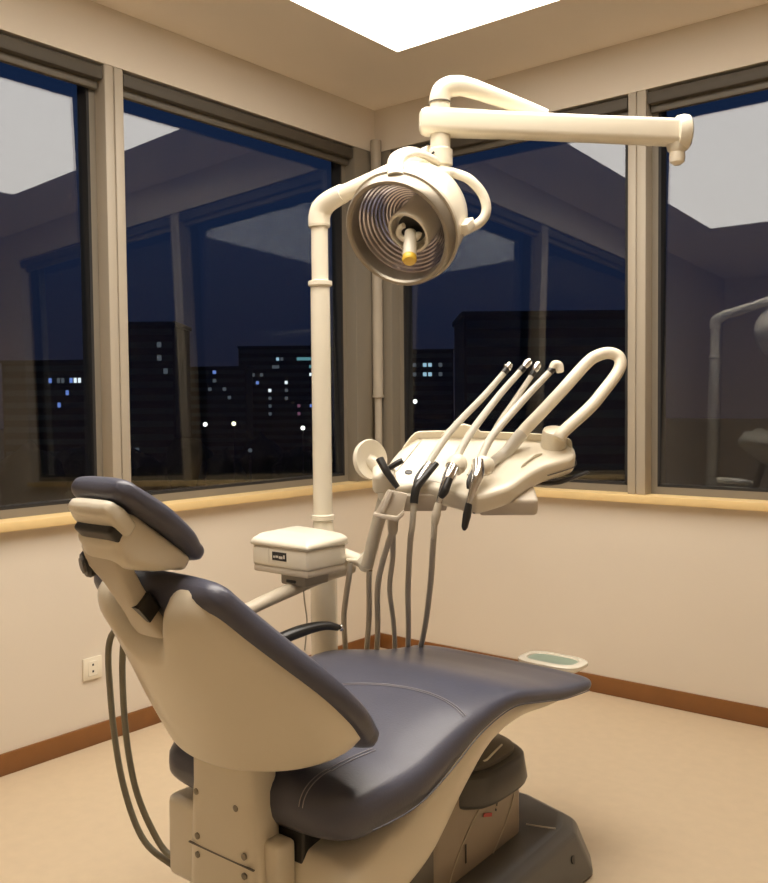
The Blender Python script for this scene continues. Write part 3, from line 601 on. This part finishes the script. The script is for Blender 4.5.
idd = instrument('handpiece with a white hooked head and a black-tipped chrome front end, nearest the looped handle', D, .0115, None, 'round',
    ([(1.658, -1.592, 1.128), (1.676, -1.625, 1.092), (1.672, -1.646, 1.052), (1.668, -1.656, 1.020)], (.0185, .0175, .011, .009)), None, True,
    [(1.668, -1.555, 1.115), (1.663, -1.575, 1.117), (1.658, -1.594, 1.108)])
obj('black_tip', MB().tube([(1.668, -1.656, 1.022), (1.664, -1.660, .99), (1.660, -1.665, .958), (1.659, -1.666, .948)], (.009, .0115, .009, .003), n=14), BLACK, idd)
obj('trigger', MB().tube([(1.656, -1.618, 1.108), (1.658, -1.642, 1.080), (1.662, -1.652, 1.06)], (.004, .006, .003), n=10), BLACK, idd)

# ------------------------------------------------------------------ control box beside the post
BXO = Vector((1.331, -1.917, .824))
cb = thing('control_box', 'white domed box with a small black display, held on an arm before the post', 'control box', (1.22, -1.83, .80))
x0, x1, y0, y1, z0 = 1.098, 1.318, -1.920, -1.757, .816
bd_ = obj('box_body', MB().box((x0, y0, z0+.018), (x1, y1, z0+.078), .010), CREAMW, cb)
obj('lower_band', MB().box((x0+.003, y0+.003, z0), (x1-.003, y1-.003, z0+.022), .006, 2), BOXB, cb)
def lidring(k): # domed lid, higher in the middle
    pass
lid = [[Vector((x0-.004, y0-.004, z0+.076)), Vector((x1+.004, y0-.004, z0+.076)), Vector((x1+.006, y1+.004, z0+.076)), Vector((x0-.004, y1+.004, z0+.076))],
       [Vector((x0-.004, y0-.004, z0+.092)), Vector((x1+.004, y0-.004, z0+.090)), Vector((x1+.006, y1+.004, z0+.096)), Vector((x0-.004, y1+.004, z0+.096))],
       [Vector((x0+.012, y0+.02, z0+.108)), Vector((x1-.020, y0+.02, z0+.102)), Vector((x1-.010, y1-.008, z0+.108)), Vector((x0+.012, y1-.008, z0+.112))],
       [Vector((x0+.050, y0+.06, z0+.117)), Vector((x1-.060, y0+.06, z0+.113)), Vector((x1-.045, y1-.02, z0+.113)), Vector((x0+.05, y1-.02, z0+.119))]]
ld = obj('lid', MB().loft(lid), CREAMW, cb); md = ld.modifiers.new('soft_edges', 'BEVEL'); md.width = .012; md.segments = 3; md.limit_method = 'ANGLE'; md.angle_limit = math.radians(12)
dp = obj('display', MB().box((x0+.084, y0-.0015, z0+.040), (x0+.140, y0+.004, z0+.064), .0008, 1), BLACK, cb)
dm = MB()
for a, wd_, h0, h1 in ((.090, .006, .047, .053), (.099, .010, .048, .054), (.112, .014, .046, .053), (.129, .006, .047, .057)): dm.box((x0+a, y0-.0022, z0+h0), (x0+a+wd_, y0-.001, z0+h1))
obj('display_digits', dm, TUBE, dp)
obj('panel_line', MB().box((x0+.070, y0-.0008, z0+.030), (x0+.0715, y0+.002, z0+.072)), BOXB, cb)
obj('mount', MB().box((x0+.095, y0+.02, z0-.03), (x0+.19, y0+.12, z0+.002), .006, 2), MOUNTG, cb)
obj('mount_button', MB().box((x0+.12, y0+.017, z0-.022), (x0+.155, y0+.022, z0-.014), .001, 1), BLACK, cb)
obj('arm', MB().tube([(1.245, -1.66, .805), (1.235, -1.745, .797), (1.232, -1.80, .790), (1.228, -1.876, .776), (1.227, -2.004, .755), (1.223, -2.12, .730), (1.23, -2.25, .68)], (.026, .026, .026, .024, .022, .021, .02), n=18, flat=.8), TAUPE, cb)
obj('clamp', MB().tube([(1.245, -1.668, .805), (PXY.x, PXY.y, .805)], .020, n=16, smooth=False), TAUPE, cb)
obj('arm_root', MB().tube([(1.23, -2.25, .68), (1.30, -2.33, .55), (1.42, -2.34, .36)], .02, n=14), TAUPE, cb)
obj('cable', MB().tube([(1.252, -1.87, .80), (1.255, -1.868, .74), (1.262, -1.866, .68), (1.255, -1.87, .60)], .0022, n=8), HOSE, cb)

# ------------------------------------------------------------------ the city outside the windows
GZ = -16.0
struct('ground', MB().box((-700, -300, GZ-1), (600, 900, GZ)), ASPH)
CX, CY = 3.0127, -3.68586
hf2 = Vector((-.6277, .7785, 0)); hr2 = Vector((.7785, .6277, 0))
def site(lat, dist): return Vector((CX, CY, 0)) + hr2*lat + hf2*dist       # metres to the side of and away from the room
def building(label, lat, dist, wdt, dep, top, floors, bays, lit, m=CONC, off=0.0):
    c = site(lat, dist); o = thing('office_building', label, 'building', (c.x, c.y, GZ))
    mt = Matrix.Translation((c.x, c.y, 0)) @ Matrix((hr2, hf2, Vector((0, 0, 1)))).transposed().to_4x4()
    obj('walls', MB().box((-wdt/2, 0, GZ), (wdt/2, dep, top), 0.0, 1, mt), m, o)
    obj('roof_parapet', MB().box((-wdt/2-.3, -.3, top), (wdt/2+.3, dep+.3, top+.7), 0.0, 1, mt), m, o)
    fh = (top-GZ)/floors; bwid = wdt/bays
    bands = MB()
    for f in range(floors):
        zz = GZ + fh*f
        bands.box((-wdt/2+.4, -.08, zz+fh*.35), (wdt/2-.4, .1, zz+fh*.8), 0, 1, mt)
    obj('window_band', bands, DARKWIN, o)
    for f, bcol, mm, ww in lit:
        zz = GZ + fh*f
        obj('lit_window', MB().box((-wdt/2+bwid*bcol+bwid*.15, -.2, zz+fh*.38), (-wdt/2+bwid*(bcol+ww)-bwid*.15, .05, zz+fh*.78), 0, 1, mt), mm, o)
    return o
def lat(u, d): return (u-384)/F_PX*d
def zz_(v, d): return 1.29 + (404-v)/F_PX*d
# tall block seen at the left edge of the second pane
d = 150; building('tall dark office block with faint window bands at the left of the second window', lat(152, d), d, 8.0, 12, zz_(324, d), 14, 8, [(12, 5, LITD, 1), (11, 5, LITD, 1), (10, 6, LITD, 1), (4, 1, LITD, 1), (2, 6, LITD, 1), (2, 5, LITD, 1)])
d = 300; building('wide dark block with many lit windows near the lamp post', lat(285, d), d, 30, 18, zz_(347, d), 14, 22,
    [(12, 9, LIT, 1), (12, 10, LITD, 1), (12, 14, LITT, 5), (11, 17, LITT, 2), (10, 3, LITD, 1), (11, 8, LITD, 2), (10, 17, LITW, 1), (9, 4, LITB, 1), (9, 11, LITW, 1), (8, 7, LITW, 1), (8, 11, LITD, 1), (7, 7, LITD, 1), (7, 11, LITD, 1), (8, 1, LITD, 1),
     (6, 7, LITD, 1), (6, 17, LITB, 2), (6, 14, LITP, 1), (5, 14, LITP, 1), (5, 7, LITD, 1), (10, 5, LITD, 1)], CONC2)
d = 280; building('low dark block with scattered dim windows between the two taller ones', lat(218, d), d, 18, 14, zz_(367, d), 11, 12, [(10, 5, LITB, 1), (9, 5, LITD, 1), (8, 4, LITD, 1), (8, 7, LITD, 1), (7, 8, LITD, 1)], CONC2)
d = 260; building('low dark building with two bright window pairs seen through the right-hand corner window', lat(428, d), d, 15, 14, zz_(352, d), 12, 10,
    [(10, 4, LIT, 1), (10, 5, LIT, 1), (10, 2, LITD, 1), (9, 4, LIT, 1), (9, 5, LIT, 1), (9, 2, LITD, 1), (9, 7, LITD, 1), (10, 7, LITD, 1)], CONC2)
d = 120; building('big unlit block behind the looped tray handle', lat(555, d), d, 24, 16, zz_(318, d), 12, 10, [], CONC)
d = 200; building('far low block with a row of bluish lights in the leftmost window', lat(58, d), d, 24, 12, zz_(360, d), 10, 26, [(8, 11, LITB, 1), (8, 13, LITD, 1), (8, 14, LITD, 1), (8, 16, LITB, 1), (8, 17, LITW, 1), (8, 18, LITW, 1), (8, 20, LITB, 1), (7, 15, LITB, 1), (6, 13, LITB, 1)], CONC2)
def tree(label, la, dist, h, wd_):
    c = site(la, dist); o = thing('street_tree', label, 'tree', (c.x, c.y, GZ), 'dark trees along the street outside')
    obj('trunk', MB().tube([(c.x, c.y, GZ), (c.x+.2, c.y, GZ+h*.5)], .35, n=8, smooth=False), LEAF, o)
    bm = bmesh.new(); bmesh.ops.create_icosphere(bm, subdivisions=3, radius=1)
    for v in bm.verts:
        k = 1 + .22*math.sin(v.co.x*7+la)*math.sin(v.co.y*6+dist)*math.sin(v.co.z*8) + random.uniform(-.08, .08)
        v.co = Vector((c.x + v.co.x*wd_*k, c.y + v.co.y*wd_*k, GZ + h*.62 + v.co.z*h*.40*k))
    m_ = MB(); m_.bm_add(bm); bm.free(); obj('crown', m_, LEAF, o, sharp=80)
for i, (u, d, h, wd_) in enumerate(((140, 118, 11, 3.6), (188, 136, 12, 3.8), (222, 118, 11, 3.2), (262, 142, 12, 4.0), (296, 120, 11, 3.4), (335, 136, 12, 4.2), (410, 140, 12, 4.2), (434, 122, 11, 2.6), (30, 120, 12, 4.2), (78, 134, 11, 4.0))):
    tree('dark tree crown along the street below the windows', lat(u, d), d, h, wd_)
def lampost(label, u, v, dd, m):
    c = site(lat(u, dd), dd); z = zz_(v, dd); o = thing('street_lamp', label, 'street lamp', (c.x, c.y, GZ))
    obj('pole', MB().tube([(c.x, c.y, GZ), (c.x, c.y, z)], .08, n=8, smooth=False), CONC, o)
    obj('bulb', MB().ball((c.x, c.y, z), .0024*dd, n=8), m, o)
lampost('bright warm street light, left of two below the dark towers', 205.5, 422.5, 110, STREETW)
lampost('yellowish street light, right of two below the dark towers', 234, 422, 110, STREET)
lampost('white street light just left of the lamp post', 303, 427, 115, STREETW)
lampost('white street light seen through the window above the instrument tray', 415.5, 401.5, 115, STREETW)
lampost('dim bluish street light low behind the second window', 250, 449, 62, LITD)
